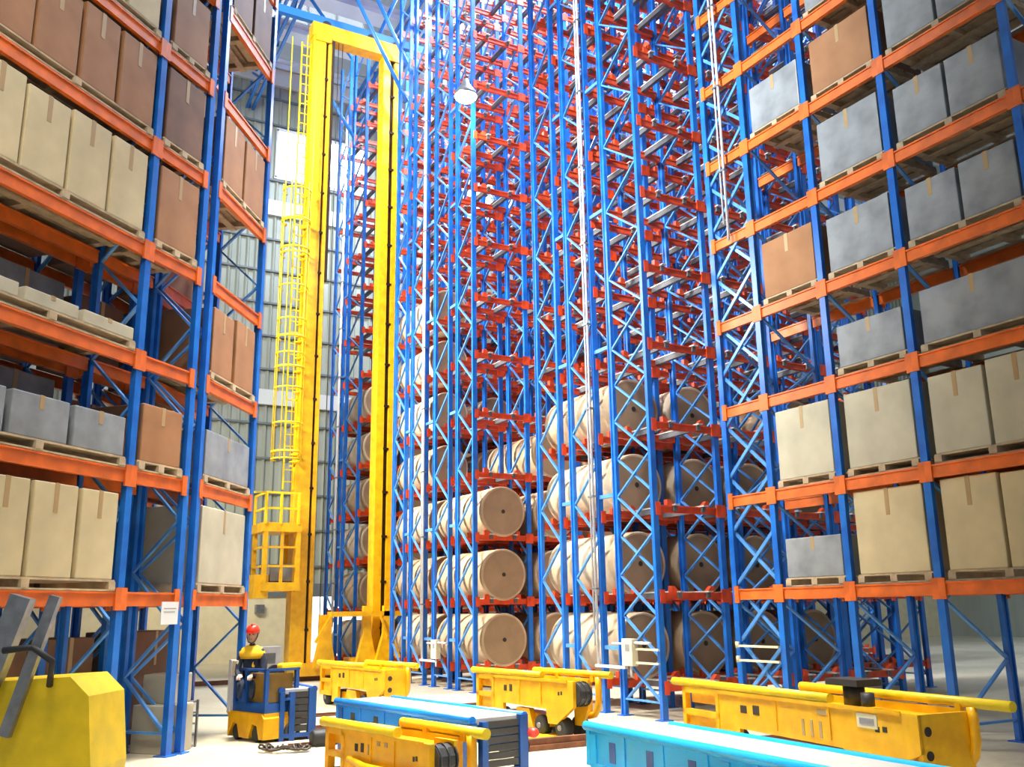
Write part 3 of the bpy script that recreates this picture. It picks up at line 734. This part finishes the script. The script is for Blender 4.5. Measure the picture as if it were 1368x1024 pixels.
# ------------------------------------------------------------------ blue conveyors
def conveyor(label, near, far, w, zt, m, end=True, light=False):
    n, f = Vector((*near, 0)), Vector((*far, 0)); d = f - n; L = d.length; ang = math.atan2(d.y, d.x)
    t = thing('conveyor', label, 'conveyor', n, ang)
    for (y, a, b) in ((0.0, 0.0 if not light else 0.0, L), (-w, 0.0, L * 0.92)):
        q = MB(); q.cyl((a, y, zt), (b, y, zt), 0.042, 14); q.sph((b, y, zt), 0.042, n=8)
        obj('side_tube', q.mesh('side tube', m), t)
    obj('belt', MB().b2((0.03, -w + 0.03, zt - 0.05), (L - 0.04, -0.03, zt + 0.018), 0, 0.01).mesh('belt', 'belt'), t)
    fr = m if light else 'convblue2'
    for y in (0.0, -w):
        q = MB(); q.b2((0.05, y - 0.02, zt - 0.30), (L - 0.03, y + 0.015, zt - 0.03))
        nseg = max(2, int(L / 0.55))
        for k in range(nseg + 1):
            x = 0.06 + (L - 0.12) * k / nseg
            q.b2((x - 0.03, y - 0.03, zt - 0.32), (x + 0.03, y + 0.026, zt - 0.03))
        q.b2((0.05, y - 0.03, zt - 0.33), (L - 0.03, y + 0.03, zt - 0.30))
        so = obj('side_rail', q.mesh('side rail', m), t)
        if y == 0.0:
            q = MB()
            for k in range(nseg):
                x = 0.06 + (L - 0.12) * (k + 0.22) / nseg
                q.b2((x, 0.012, zt - 0.27), (x + 0.10, 0.018, zt - 0.10))
            obj('slot', q.mesh('slots', 'convblue2' if light else 'slat'), so)
    nl = max(2, int(L / 1.6) + 1)
    for k in range(nl):
        x = 0.10 + (L - 0.25) * k / (nl - 1)
        for y in (0.0, -w):
            obj('leg', MB().b2((x - 0.05, y - 0.035, 0), (x + 0.05, y + 0.03, zt - 0.06)).mesh('leg', fr), t)
    if end:
        q = MB()
        nsl = 6
        for k in range(nsl): q.b2((-0.015, -w + 0.09, zt - 0.02 - (k + 1) * (zt - 0.12) / nsl + 0.012), (0.03, -0.17, zt - 0.02 - k * (zt - 0.12) / nsl))
        obj('end_curtain', q.mesh('black slat curtain', 'slat'), t)
        q = MB()
        q.b2((-0.03, -w - 0.02, 0), (0.05, -w + 0.08, zt + 0.02)); q.b2((-0.03, -0.17, 0), (0.05, -0.10, zt - 0.02)); q.b2((-0.03, -0.03, 0), (0.05, 0.03, zt - 0.02))
        q.b2((-0.03, -w, 0.04), (0.04, 0.02, 0.09)); q.b2((-0.03, -0.14, zt - 0.12), (0.03, 0.02, zt - 0.09))
        obj('end_frame', q.mesh('end frame', 'convblue2'), t)
    if light:
        obj('brace', MB().bar((L - 0.95, 0.0, zt - 0.3), (L - 0.2, 0.0, 0.05), 0.05, 0.12).mesh('brace', m), t)
    return t
c1 = conveyor('deep blue belt conveyor at bottom centre with black slatted end and red buffer', PX(628, 9.6), PX(456, 11.9), 0.64, 0.56, 'convblue')
bf = MB(); bf.lathe([(0.045, 0), (0.05, 0.02), (0.05, 0.08), (0.03, 0.12)], axis='X', n=16)
obj('buffer', bf.mesh('buffer', 'red'), c1, (0.0, -0.70, 0.40), (0, 0, PI))
conveyor('bright light blue belt conveyor running out of the bottom right corner', P(3.25, 3.9), PX(772, 9.1), 0.62, 0.56, 'convcyan', False, True)
conveyor('short dark blue conveyor with a black slatted end, right behind the operator truck', PX(386, 12.75), PX(330, 14.3), 0.44, 0.62, 'convblue2')

# ------------------------------------------------------------------ operator truck and seated operator
tk = thing('operator_truck', 'small yellow electric truck with a blue glazed cab carrying the operator, beside the left rack', 'truck', (3.38, 12.50, 0), R(18))
LT, WT = 0.84, 0.56       # y length, x width ; corner nearest the camera at the origin
b = MB()
b.prism([(0, 0.04), (0.10, 0.04), (0.16, 0.20), (0.26, 0.22), (0.34, 0.04), (0.56, 0.04), (0.62, 0.2), (0.72, 0.22), (0.82, 0.04), (LT, 0.04), (LT, 0.30), (0.90, 0.34), (0.05, 0.34), (0, 0.29)], 0, 0.10, 0, 'YZ')
b.prism([(0, 0.04), (LT, 0.04), (LT, 0.30), (0.90, 0.34), (0.05, 0.34), (0, 0.29)], 0.10, WT, 0, 'YZ')
b.b2((0.02, 0.02, 0.30), (WT - 0.02, LT - 0.02, 0.355))
obj('chassis', b.mesh('chassis', 'yellow'), tk)
for (x, y, ax) in ((0.42, -0.03, 'Y'), (0.02, 0.21, 'X'), (0.02, 0.67, 'X')):
    r = 0.115 if ax == 'Y' else 0.10
    wo = obj('wheel', MB().lathe([(r - 0.02, 0), (r, 0.015), (r, 0.07), (r - 0.02, 0.085)], axis=ax, n=24).mesh('wheel', 'dark'), tk, (x, y, r))
    if ax == 'Y': obj('hub', MB().cyl((0, -0.012, 0), (0, 0.01, 0), 0.045, 14).mesh('hub', 'steel'), wo)
b = MB()
b.b2((0.03, 0.03, 0.34), (WT - 0.03, LT - 0.05, 0.47))
obj('cab_skirt', b.mesh('cab skirt', 'convblue2'), tk)
b = MB()
for (x, y) in ((0.05, 0.05), (WT - 0.05, 0.05), (0.05, LT - 0.08), (0.05, 0.5)): b.b2((x - 0.025, y - 0.025, 0.45), (x + 0.025, y + 0.025, 0.90))
b.b2((0.02, 0.02, 0.87), (WT - 0.02, 0.07, 0.90)); b.b2((0.02, 0.02, 0.87), (0.07, LT - 0.05, 0.90))
obj('cab_frame', b.mesh('cab frame', 'convblue2'), tk)
b = MB(); b.b2((0.045, 0.06, 0.47), (0.052, LT - 0.1, 0.87)); b.b2((0.07, 0.045, 0.47), (WT - 0.07, 0.052, 0.87))
obj('cab_glass', b.mesh('cab glass', 'glass'), tk)
b = MB(); b.b2((0.09, 0.075, 0.48), (WT - 0.09, 0.13, 0.84)); b.b2((0.085, 0.10, 0.48), (0.13, 0.48, 0.84)); b.b2((0.30, 0.1, 0.60), (WT - 0.06, 0.22, 0.66))
obj('cab_panel', b.mesh('cab panel', 'amberface'), tk)
b = MB(); b.b2((0.2, 0.58, 0.47), (WT - 0.02, LT - 0.06, 0.60), 0, 0.03); b.b2((0.2, LT - 0.1, 0.58), (WT - 0.05, LT - 0.03, 1.0), 0, 0.02)
obj('seat', b.mesh('seat', 'slat'), tk)
obj('console', MB().b2((0.0, LT - 0.16, 0.80), (0.18, LT - 0.02, 1.0), 0, 0.015).mesh('console', 'cream'), tk)
obj('rear_post', MB().b2((0.0, LT - 0.02, 0.34), (0.07, LT + 0.05, 1.0)).mesh('rear post', 'white'), tk)
b = MB(); b.b2((WT - 0.30, 0.02, 0.88), (WT + 0.02, 0.16, 0.96), 0, 0.025); b.bar((WT - 0.04, 0.1, 0.93), (WT + 0.02, 0.5, 0.9), 0.12, 0.07)
obj('armrest', b.mesh('armrest', 'yellow2'), tk)

# person seated facing the camera side
pos = Vector((3.30, 12.50, 0.70)) + Matrix.Rotation(R(18), 3, 'Z') @ Vector((0.24, 0.58, 0))
face_dir = math.atan2(-0.97, -0.25) - R(14)      # towards the camera
per = thing('person', 'person in a red helmet and navy jacket with yellow shoulders, seated in the small truck', 'person', pos, face_dir + PI / 2)
per.scale = (0.80, 0.85, 0.94)
# local: -y is forward, x to the person's left
def skin_body(name, verts, edges, radii, m, parent, root=0, sub=2):
    me = bpy.data.meshes.new(name); me.from_pydata(verts, edges, [])
    o = obj(name, me, parent)
    me.materials.append(M[m])
    sk = o.modifiers.new('skin', 'SKIN'); sk.use_smooth_shade = True
    for i, r in enumerate(radii):
        rv = me.skin_vertices[0].data[i]; rv.radius = (r, r) if not isinstance(r, tuple) else r
        rv.use_root = (i == root)
    s2 = o.modifiers.new('sub', 'SUBSURF'); s2.levels = sub; s2.render_levels = sub
    for p in me.polygons: p.use_smooth = True
    return o
V = [(0, 0, 0), (0, 0.02, 0.14), (0, 0.03, 0.30), (0, 0.02, 0.43), (0, 0.01, 0.50), (0, 0.0, 0.56),
     (0.15, 0.01, 0.42), (0.20, -0.01, 0.28), (0.21, -0.05, 0.15), (0.15, -0.19, 0.10), (0.10, -0.27, 0.12),
     (-0.15, 0.01, 0.42), (-0.20, -0.01, 0.28), (-0.21, -0.05, 0.15), (-0.15, -0.19, 0.10), (-0.10, -0.27, 0.12),
     (0.09, -0.03, -0.01), (0.10, -0.15, 0.0), (0.10, -0.26, 0.0), (0.10, -0.28, -0.11), (0.10, -0.27, -0.20),
     (-0.09, -0.03, -0.01), (-0.10, -0.15, 0.0), (-0.10, -0.26, 0.0), (-0.10, -0.28, -0.11), (-0.10, -0.27, -0.20)]
Ed = [(0, 1), (1, 2), (2, 3), (3, 4), (4, 5), (3, 6), (6, 7), (7, 8), (8, 9), (9, 10), (3, 11), (11, 12), (12, 13), (13, 14), (14, 15),
      (0, 16), (16, 17), (17, 18), (18, 19), (19, 20), (0, 21), (21, 22), (22, 23), (23, 24), (24, 25)]
Rr = [(0.15, 0.11), (0.145, 0.105), (0.16, 0.11), (0.12, 0.09), 0.055, 0.05, 0.075, 0.06, 0.052, 0.045, 0.04, 0.075, 0.06, 0.052, 0.045, 0.04,
      0.085, 0.08, 0.065, 0.055, 0.045, 0.085, 0.08, 0.065, 0.055, 0.045]
body = skin_body('body', V, Ed, Rr, 'navy', per, 0)
# yellow yoke on the shoulders
yk = MB(); yk.lathe([(0.205, 0.335), (0.225, 0.38), (0.215, 0.43), (0.16, 0.49), (0.07, 0.52)], n=28)
for v in yk.bm.verts: v.co.y = v.co.y * 0.64 + 0.015
obj('yellow_yoke', yk.mesh('yoke', 'hivis'), per)
em = MB(); em.prism([(0.035, 0.23), (0.075, 0.215), (0.085, 0.245), (0.06, 0.26), (0.062, 0.30), (0.045, 0.275)], -0.112, -0.095)
obj('chest_emblem', em.mesh('emblem', 'hivis'), per)
# head
hd_ = MB(); hd_.sph((0, 0, 0.655), 0.1, 0, (0.78, 0.95, 1.18), 16)
hd_.sph((0, -0.03, 0.585), 0.055, 0, (0.95, 0.9, 0.75), 10)
hd_.prism([(-0.016, 0.625), (0.016, 0.625), (0.006, 0.675), (-0.006, 0.675)], -0.118, -0.085)
for s_ in (-1, 1): hd_.sph((s_ * 0.08, 0.01, 0.645), 0.028, 0, (0.35, 0.7, 1.1), 8)
head = obj('head', hd_.mesh('head', 'skin'), per)
e = MB()
for s_ in (-1, 1): e.sph((s_ * 0.03, -0.088, 0.668), 0.011, 0, (1.3, 0.6, 0.8), 6)
obj('eyes', e.mesh('eyes', 'eye'), head)
obj('mouth', MB().sph((0, -0.088, 0.602), 0.02, 0, (1, 0.4, 0.28), 8).mesh('mouth', 'lip'), head)
h = MB(); h.lathe([(0.112, 0.685), (0.114, 0.72), (0.10, 0.765), (0.07, 0.795), (0.025, 0.808)], n=28); h.prism([(-0.085, -0.09), (0.085, -0.09), (0.06, -0.16), (-0.06, -0.16)], 0.683, 0.70, 0, 'XY'); h.b2((-0.012, -0.09, 0.79), (0.012, 0.09, 0.815), 0, 0.005)
hl = obj('helmet', h.mesh('helmet', 'helmet'), per)
st = MB(); st.tube([(0.095, -0.01, 0.69), (0.085, -0.04, 0.63), (0.05, -0.075, 0.565), (0, -0.085, 0.548), (-0.05, -0.075, 0.565), (-0.085, -0.04, 0.63), (-0.095, -0.01, 0.69)], 0.009, 6)
obj('chin_strap', st.mesh('strap', 'slat'), hl)
# hands resting on the controls: palm, four fingers, thumb
def hand(s):
    c = Vector((s * 0.10, -0.29, 0.12))
    vs = [c, c + Vector((-s * 0.005, -0.04, -0.005)), c + Vector((-s * 0.01, -0.075, -0.01))]
    ed = [(0, 1), (1, 2)]; rr = [0.024, (0.036, 0.016), (0.036, 0.015)]
    for i, off in enumerate((-0.028, -0.010, 0.010, 0.027)):
        ln = (0.058, 0.068, 0.063, 0.048)[i]; k = len(vs)
        b0 = vs[2] + Vector((off, -0.008, 0))
        vs += [b0, b0 + Vector((0, -ln * 0.5, -0.008)), b0 + Vector((0, -ln * 0.8, -0.030)), b0 + Vector((0, -ln * 0.85, -0.050))]
        ed += [(2, k), (k, k + 1), (k + 1, k + 2), (k + 2, k + 3)]; rr += [0.0095, 0.009, 0.0085, 0.007]
    k = len(vs); b0 = c + Vector((-s * 0.030, -0.02, -0.004))
    vs += [b0, b0 + Vector((-s * 0.022, -0.03, -0.008)), b0 + Vector((-s * 0.022, -0.058, -0.02))]
    ed += [(0, k), (k, k + 1), (k + 1, k + 2)]; rr += [0.012, 0.0105, 0.0085]
    skin_body('hand', [tuple(v) for v in vs], ed, rr, 'skin', per, 0, 1)
hand(1); hand(-1)

# ------------------------------------------------------------------ smaller things on the floor and frames
# white wall cabinet beyond the truck
ca = thing('cabinet', 'small white cabinet with a grey panel and black base, behind the left crane mast', 'cabinet', (6.75, 24.6, 0))
obj('body', MB().b2((-0.27, 0, 0.18), (0.27, 0.35, 0.78), 0, 0.01).mesh('body', 'white'), ca)
obj('base', MB().b2((-0.25, 0.02, 0), (0.25, 0.33, 0.18)).mesh('base', 'slat'), ca)
obj('display_panel', MB().b2((-0.13, -0.012, 0.36), (0.13, 0.0, 0.62)).mesh('panel', 'wrapgrey'), ca)
tag(obj('wall_speaker', MB().b2((-0.15, -0.1, -0.15), (0.15, 0.1, 0.15), 0, 0.02).mesh('box', 'steel'), None, (8.55, WALL_Y - 0.2, 1.75)), 'small grey box on the cream lower wall left of the crane mast', 'wall box')

def switchbox(loc, label):
    t = thing('switch_box', label, 'switch box', loc)
    obj('housing', MB().b2((-0.12, -0.16, -0.2), (0.0, 0.10, 0.2), 0, 0.01).mesh('housing', 'cream'), t)
    obj('dark_window', MB().b2((-0.126, -0.1, 0.02), (-0.118, 0.0, 0.12)).mesh('window', 'ink'), t)
    obj('mounting_pipe', MB().cyl((-0.06, 0.1, 0.12), (-0.06, 0.42, 0.12), 0.018, 10).cyl((-0.06, -0.05, -0.2), (-0.06, -0.05, -0.36), 0.018, 10).cyl((-0.06, -0.16, 0.14), (-0.06, -0.55, 0.14), 0.022, 10).mesh('pipe', 'white'), t)
switchbox((X_END - 0.06, 12.1, 0.95), 'grey switch box on the end frame of the near rack block')
switchbox((X_END - 0.06, 19.15, 0.8), 'small grey switch box on the end frame of the middle rack block')
def conduit(y, z0, z1, x, label, foot):
    t = thing('conduit_pipe', label, 'pipe', (x, y, 0))
    obj('pipe', MB().cyl((0, 0, z0), (0, 0, z1), 0.022, 12).cyl((0, 0.085, z0 + 0.3), (0, 0.085, z1), 0.016, 12).mesh('pipe', 'white'), t)
    if foot: obj('foot_bracket', MB().b2((-0.03, -0.75, z0 - 0.02), (0.03, 0.06, z0 + 0.02)).mesh('foot', 'white'), t)
    z = z0 + 1.2; cm = MB().b2((-0.03, -0.03, -0.015), (0.06, 0.12, 0.015)).mesh('clip', 'steel')
    while z < z1: obj('clip', cm, t, (0, 0, z)); z += 1.5
conduit(12.92, 0.72, 19.0, X_END - 0.12, 'white vertical conduit pipe running up the end of the near rack block', True)
conduit(19.85, 0.55, 19.0, X_END - 0.12, 'white vertical conduit pipe running up the end of the middle rack block', True)
conduit(26.0, 1.2, 17.0, X_END - 0.12, 'white vertical conduit pipe running up the end of the far rack block', False)
conduit(10.3, 7.2, 15.0, 9.78, 'white vertical conduit pipe on the upper part of the right rack end frame', False)
for z, lab in ((1.05, 'upper'), (0.85, 'lower')):
    o = obj('sensor_bracket', MB().b2((-0.04, 0.0, -0.015), (0.0, 0.85, 0.015)).cyl((-0.03, 0.82, -0.03), (-0.03, 0.82, 0.06), 0.03, 10).mesh('bracket', 'cream'), None, (9.82, 9.92, z))
    tag(o, '%s cream sensor bar across the foot of the right lattice frame' % lab, 'sensor bar')
    o = obj('sensor_bracket', MB().b2((-0.04, 0.0, -0.015), (0.0, 0.62, 0.015)).cyl((-0.03, 0.58, -0.03), (-0.03, 0.58, 0.06), 0.03, 10).mesh('bracket', 'cream'), None, (X_END - 0.07, 11.4, z - 0.05))
    tag(o, '%s cream sensor bar right of the grey switch box' % lab, 'sensor bar')

# paper notice hung on the left rack
t = obj('paper_notice', MB().b2((-0.15, -0.008, -0.13), (0.15, 0, 0.13)).mesh('notice', 'paper'), None, L2W(LO, LANG, -0.2, -0.075, 1.62), (0, 0, LANG))
tag(t, 'white paper notice hanging below the orange beam of the left rack', 'notice')
obj('print_lines', MB().b2((-0.11, -0.010, 0.05), (0.11, -0.008, 0.058)).b2((-0.11, -0.010, 0.01), (0.09, -0.008, 0.018)).mesh('lines', 'ink'), t)

# load at the foot of the left rack
bx, by = PX(236, 12.0)
carton((bx, by, 0), LANG, (0.50, 0.5, 0.55), 'carton3', 'grey-beige ribbed carton on the floor at the foot of the left rack', None)
carton((bx + 0.05, by + 0.12, 0.553), LANG + 0.12, (0.42, 0.42, 0.34), 'carton3', 'beige carton with an open lid on top of the floor carton by the left rack', None)
cx, cy = PX(264, 12.3)
ct = thing('wire_crate', 'small grey wire crate on the floor between the left rack carton and rack post', 'crate', (cx, cy, 0), LANG)
b = MB()
for z in (0.02, 0.15, 0.28, 0.41, 0.54): b.b2((-0.1, -0.1, z - 0.01), (0.1, 0.1, z + 0.01))
for (x, y) in ((-0.1, -0.1), (0.1, -0.1), (0.1, 0.1), (-0.1, 0.1)): b.b2((x - 0.012, y - 0.012, 0), (x + 0.012, y + 0.012, 0.56))
obj('frame', b.mesh('crate', 'steel'), ct)
# floor rails along the rack direction
def rail(x0, x1, y, m, label, wd=0.16, hh=0.05):
    q = MB(); q.b2((x0, y - wd / 2, 0), (x1, y + wd / 2, hh * 0.35)); q.b2((x0, y - wd / 6, 0), (x1, y + wd / 6, hh))
    tag(obj('floor_rail', q.mesh('rail', m)), label, 'rail')
rail(3.75, 4.3, 12.75, 'rust', 'short rusty floor rail beside the wheel of the operator truck')
rail(3.9, 5.1, 13.6, 'rust', 'rusty floor rail between the dark blue conveyor and the front yellow car')
rail(3.55, 4.5, 11.95, 'rust', 'rusty floor rail in front of the operator truck, near the cable heap')
rail(4.7, 8.3, 15.2, 'rust', 'rusty floor rail in front of the farthest yellow car')
t = thing('rail_buffer', 'brown steel rail end with black rubber stop, on the floor between the two blue conveyors', 'rail', (5.75, 10.05, 0))
obj('beam', MB().b2((0.05, -0.08, 0), (1.3, 0.08, 0.06)).b2((0.05, -0.04, 0.06), (1.3, 0.04, 0.13)).mesh('beam', 'rust'), t)
obj('rubber_stop', MB().cyl((-0.04, -0.12, 0.08), (-0.04, 0.12, 0.08), 0.08, 18).b2((-0.25, -0.07, 0), (-0.1, 0.1, 0.09)).mesh('stop', 'dark'), t)
tag(obj('track_plate', MB().b2((0, 0, 0), (1.5, 0.35, 0.02)).mesh('plate', 'yellow2'), None, (*PX(700, 12.6), 0), (0, 0, 0)), 'yellow steel plate on the floor under the wheels of the middle car', 'plate')
b = MB(); b.lathe([(0.07, -0.16), (0.10, -0.13), (0.10, 0.1), (0.06, 0.14)], axis='X', n=18); b.b2((-0.12, -0.08, -0.1), (0.1, 0.08, -0.05))
tag(obj('spare_roller', b.mesh('roller', 'dark'), None, (*PX(440, 12.3), 0.10)), 'dark blue-black roller lying on the floor left of the front yellow car', 'roller')
# heap of cable on the floor
b = MB(); pts = []
for k in range(150):
    a = k * 0.42; rr = 0.05 + 0.05 * math.sin(k * 0.37)
    pts.append((-0.28 + 0.56 * (k / 150) + rr * math.cos(a), rr * 1.2 * math.sin(a), 0.035 + 0.03 * (1 + math.sin(k * 0.9)) * (0.6 + 0.4 * math.sin(k * 0.21))))
b.tube(pts, 0.014, 6)
tag(obj('cable_heap', b.mesh('cable', 'cable'), None, (3.42, 11.6, 0), (0, 0, -0.5)), 'tangled dark cable lying on the cream floor in front of the operator truck', 'cable')

# yellow pallet stacker in the near left corner
sx, sy = P(-3.78, 7.6)
sa = R(60.5) - PI / 2
ps = thing('pallet_stacker', 'bright yellow pallet stacker with a grey mast in the bottom left corner', 'pallet stacker', (sx, sy, 0), sa)
b = MB(); b.prism([(-0.62, 0.06), (0.62, 0.06), (0.66, 0.5), (0.60, 1.02), (0.45, 1.16), (-0.40, 1.12), (-0.60, 0.95), (-0.66, 0.4)], -0.3, 0.35)
obj('body', b.mesh('body', 'yellow2'), ps)
b = MB(); b.bar((-0.25, -0.33, 0.75), (0.05, -0.33, 1.75), 0.10, 0.16); b.bar((0.02, -0.33, 0.75), (0.30, -0.33, 1.75), 0.06, 0.08)
obj('mast', b.mesh('mast', 'steel'), ps)
for x in (-0.4, 0.4): obj('wheel', MB().cyl((x, -0.36, 0.13), (x, -0.26, 0.13), 0.13, 22).mesh('wheel', 'dark'), ps)
obj('handle', MB().tube([(0.30, -0.30, 1.1), (0.36, -0.42, 1.28), (0.22, -0.45, 1.38), (0.0, -0.44, 1.36)], 0.025, 8).mesh('handle', 'slat'), ps)
obj('fork', MB().b2((-0.35, 0.35, 0.05), (-0.15, 1.1, 0.11)).mesh('fork', 'steel'), ps); obj('fork', MB().b2((0.15, 0.35, 0.05), (0.35, 1.1, 0.11)).mesh('fork', 'steel'), ps)

# ------------------------------------------------------------------ high bay lamp and added fill lights
def bay_lamp(loc, label, vis=True):
    t = thing('high_bay_lamp', label, 'lamp', loc, 0)
    obj('shade', MB().lathe([(0.07, 0.42), (0.10, 0.30), (0.24, 0.10), (0.27, 0.0), (0.265, -0.005)], n=24).mesh('shade', 'steel'), t)
    obj('lens', MB().lathe([(0.24, -0.03), (0.20, -0.07), (0.02, -0.10)], n=24).mesh('lens', 'lamp'), t)
    obj('suspension_rod', MB().cyl((0, 0, 0.4), (0, 0, 11.22), 0.012, 6).mesh('rod', 'steel'), t)
    return t
bay_lamp((8.55, 17.05, 12.9), 'lit high bay lamp hanging high in front of the rack ends')
def fill_area(loc, target, size, power, col, spread=180):  # unseen fill light without a fixture, added to brighten one zone
    ld = bpy.data.lights.new('light source', 'AREA'); ld.shape = 'DISK'; ld.size = size; ld.energy = power; ld.color = col; ld.spread = R(spread)
    o = bpy.data.objects.new('light_source', ld); COL.objects.link(o); o.location = loc
    o.rotation_euler = (Vector(target) - Vector(loc)).to_track_quat('-Z', 'Y').to_euler()
def point(loc, power, col, r=0.25):
    ld = bpy.data.lights.new('light source', 'POINT'); ld.energy = power; ld.color = col; ld.shadow_soft_size = r
    o = bpy.data.objects.new('light_source', ld); COL.objects.link(o); o.location = loc
point((8.5, 17.05, 12.6), 160, (1, 0.97, 0.92))
fill_area((4.4, 11.5, 13.0), (5.2, 11.5, 0), 2.5, 560, (1, 0.95, 0.84), 55)         # added unseen fill brightening the transfer zone floor
fill_area((0.0, 19.5, 10.5), (9.5, 18.0, 4.5), 3.0, 1150, (1, 0.96, 0.88), 80)       # added unseen fill on the rack ends and rolls
fill_area((-2.0, 15.0, 15.0), (8.5, 23.0, 13.0), 3.0, 1000, (0.95, 0.97, 1.0), 80)  # added unseen fill to brighten the upper crane masts
fill_area((-1.0, 5.0, 12.0), (0.6, 11.0, 2.0), 2.5, 130, (1, 0.94, 0.84), 80)  # added unseen fill for the left rack and yellow stacker
fill_area((4.0, 6.5, 12.5), (4.7, 7.0, 0), 2.0, 210, (1, 0.97, 0.9), 45)  # added unseen fill to brighten the light blue conveyor
fill_area((3.5, 28.0, 6.0), (8.5, 33.0, 2.0), 2.0, 130, (1, 0.90, 0.66), 120)  # added warm fill on the cream lower wall, no fixture there
fill_area((-1.5, 9.5, 15.0), (9.0, 12.2, 9.0), 2.5, 600, (0.9, 0.96, 1.0), 55)        # added unseen fill on the upper posts of the near block
fill_area((12.0, 16.1, 20.5), (12.0, 16.1, 0), 2.5, 3900, (0.72, 0.84, 1.0))  # added bluish fill above the first aisle, brightens the upper beams
fill_area((13.5, 23.2, 20.5), (13.5, 23.2, 0), 2.5, 4600, (0.72, 0.84, 1.0))  # added bluish fill high in the crane aisle
fill_area((19.0, 20.0, 21.0), (19.0, 20.0, 0), 3.0, 3500, (0.72, 0.84, 1.0))  # added bluish fill over the tops of the middle rack rows

W = bpy.data.worlds.new('sky'); S.world = W; W.use_nodes = True
nt = W.node_tree; bg = nt.nodes['Background']
bg.inputs['Color'].default_value = (0.80, 0.90, 1.0, 1); bg.inputs['Strength'].default_value = 0.29

S.view_settings.view_transform = 'Standard'; S.view_settings.look = 'None'
S.view_settings.gamma = 1.0; S.view_settings.use_curve_mapping = False
S.view_settings.exposure = 0.2
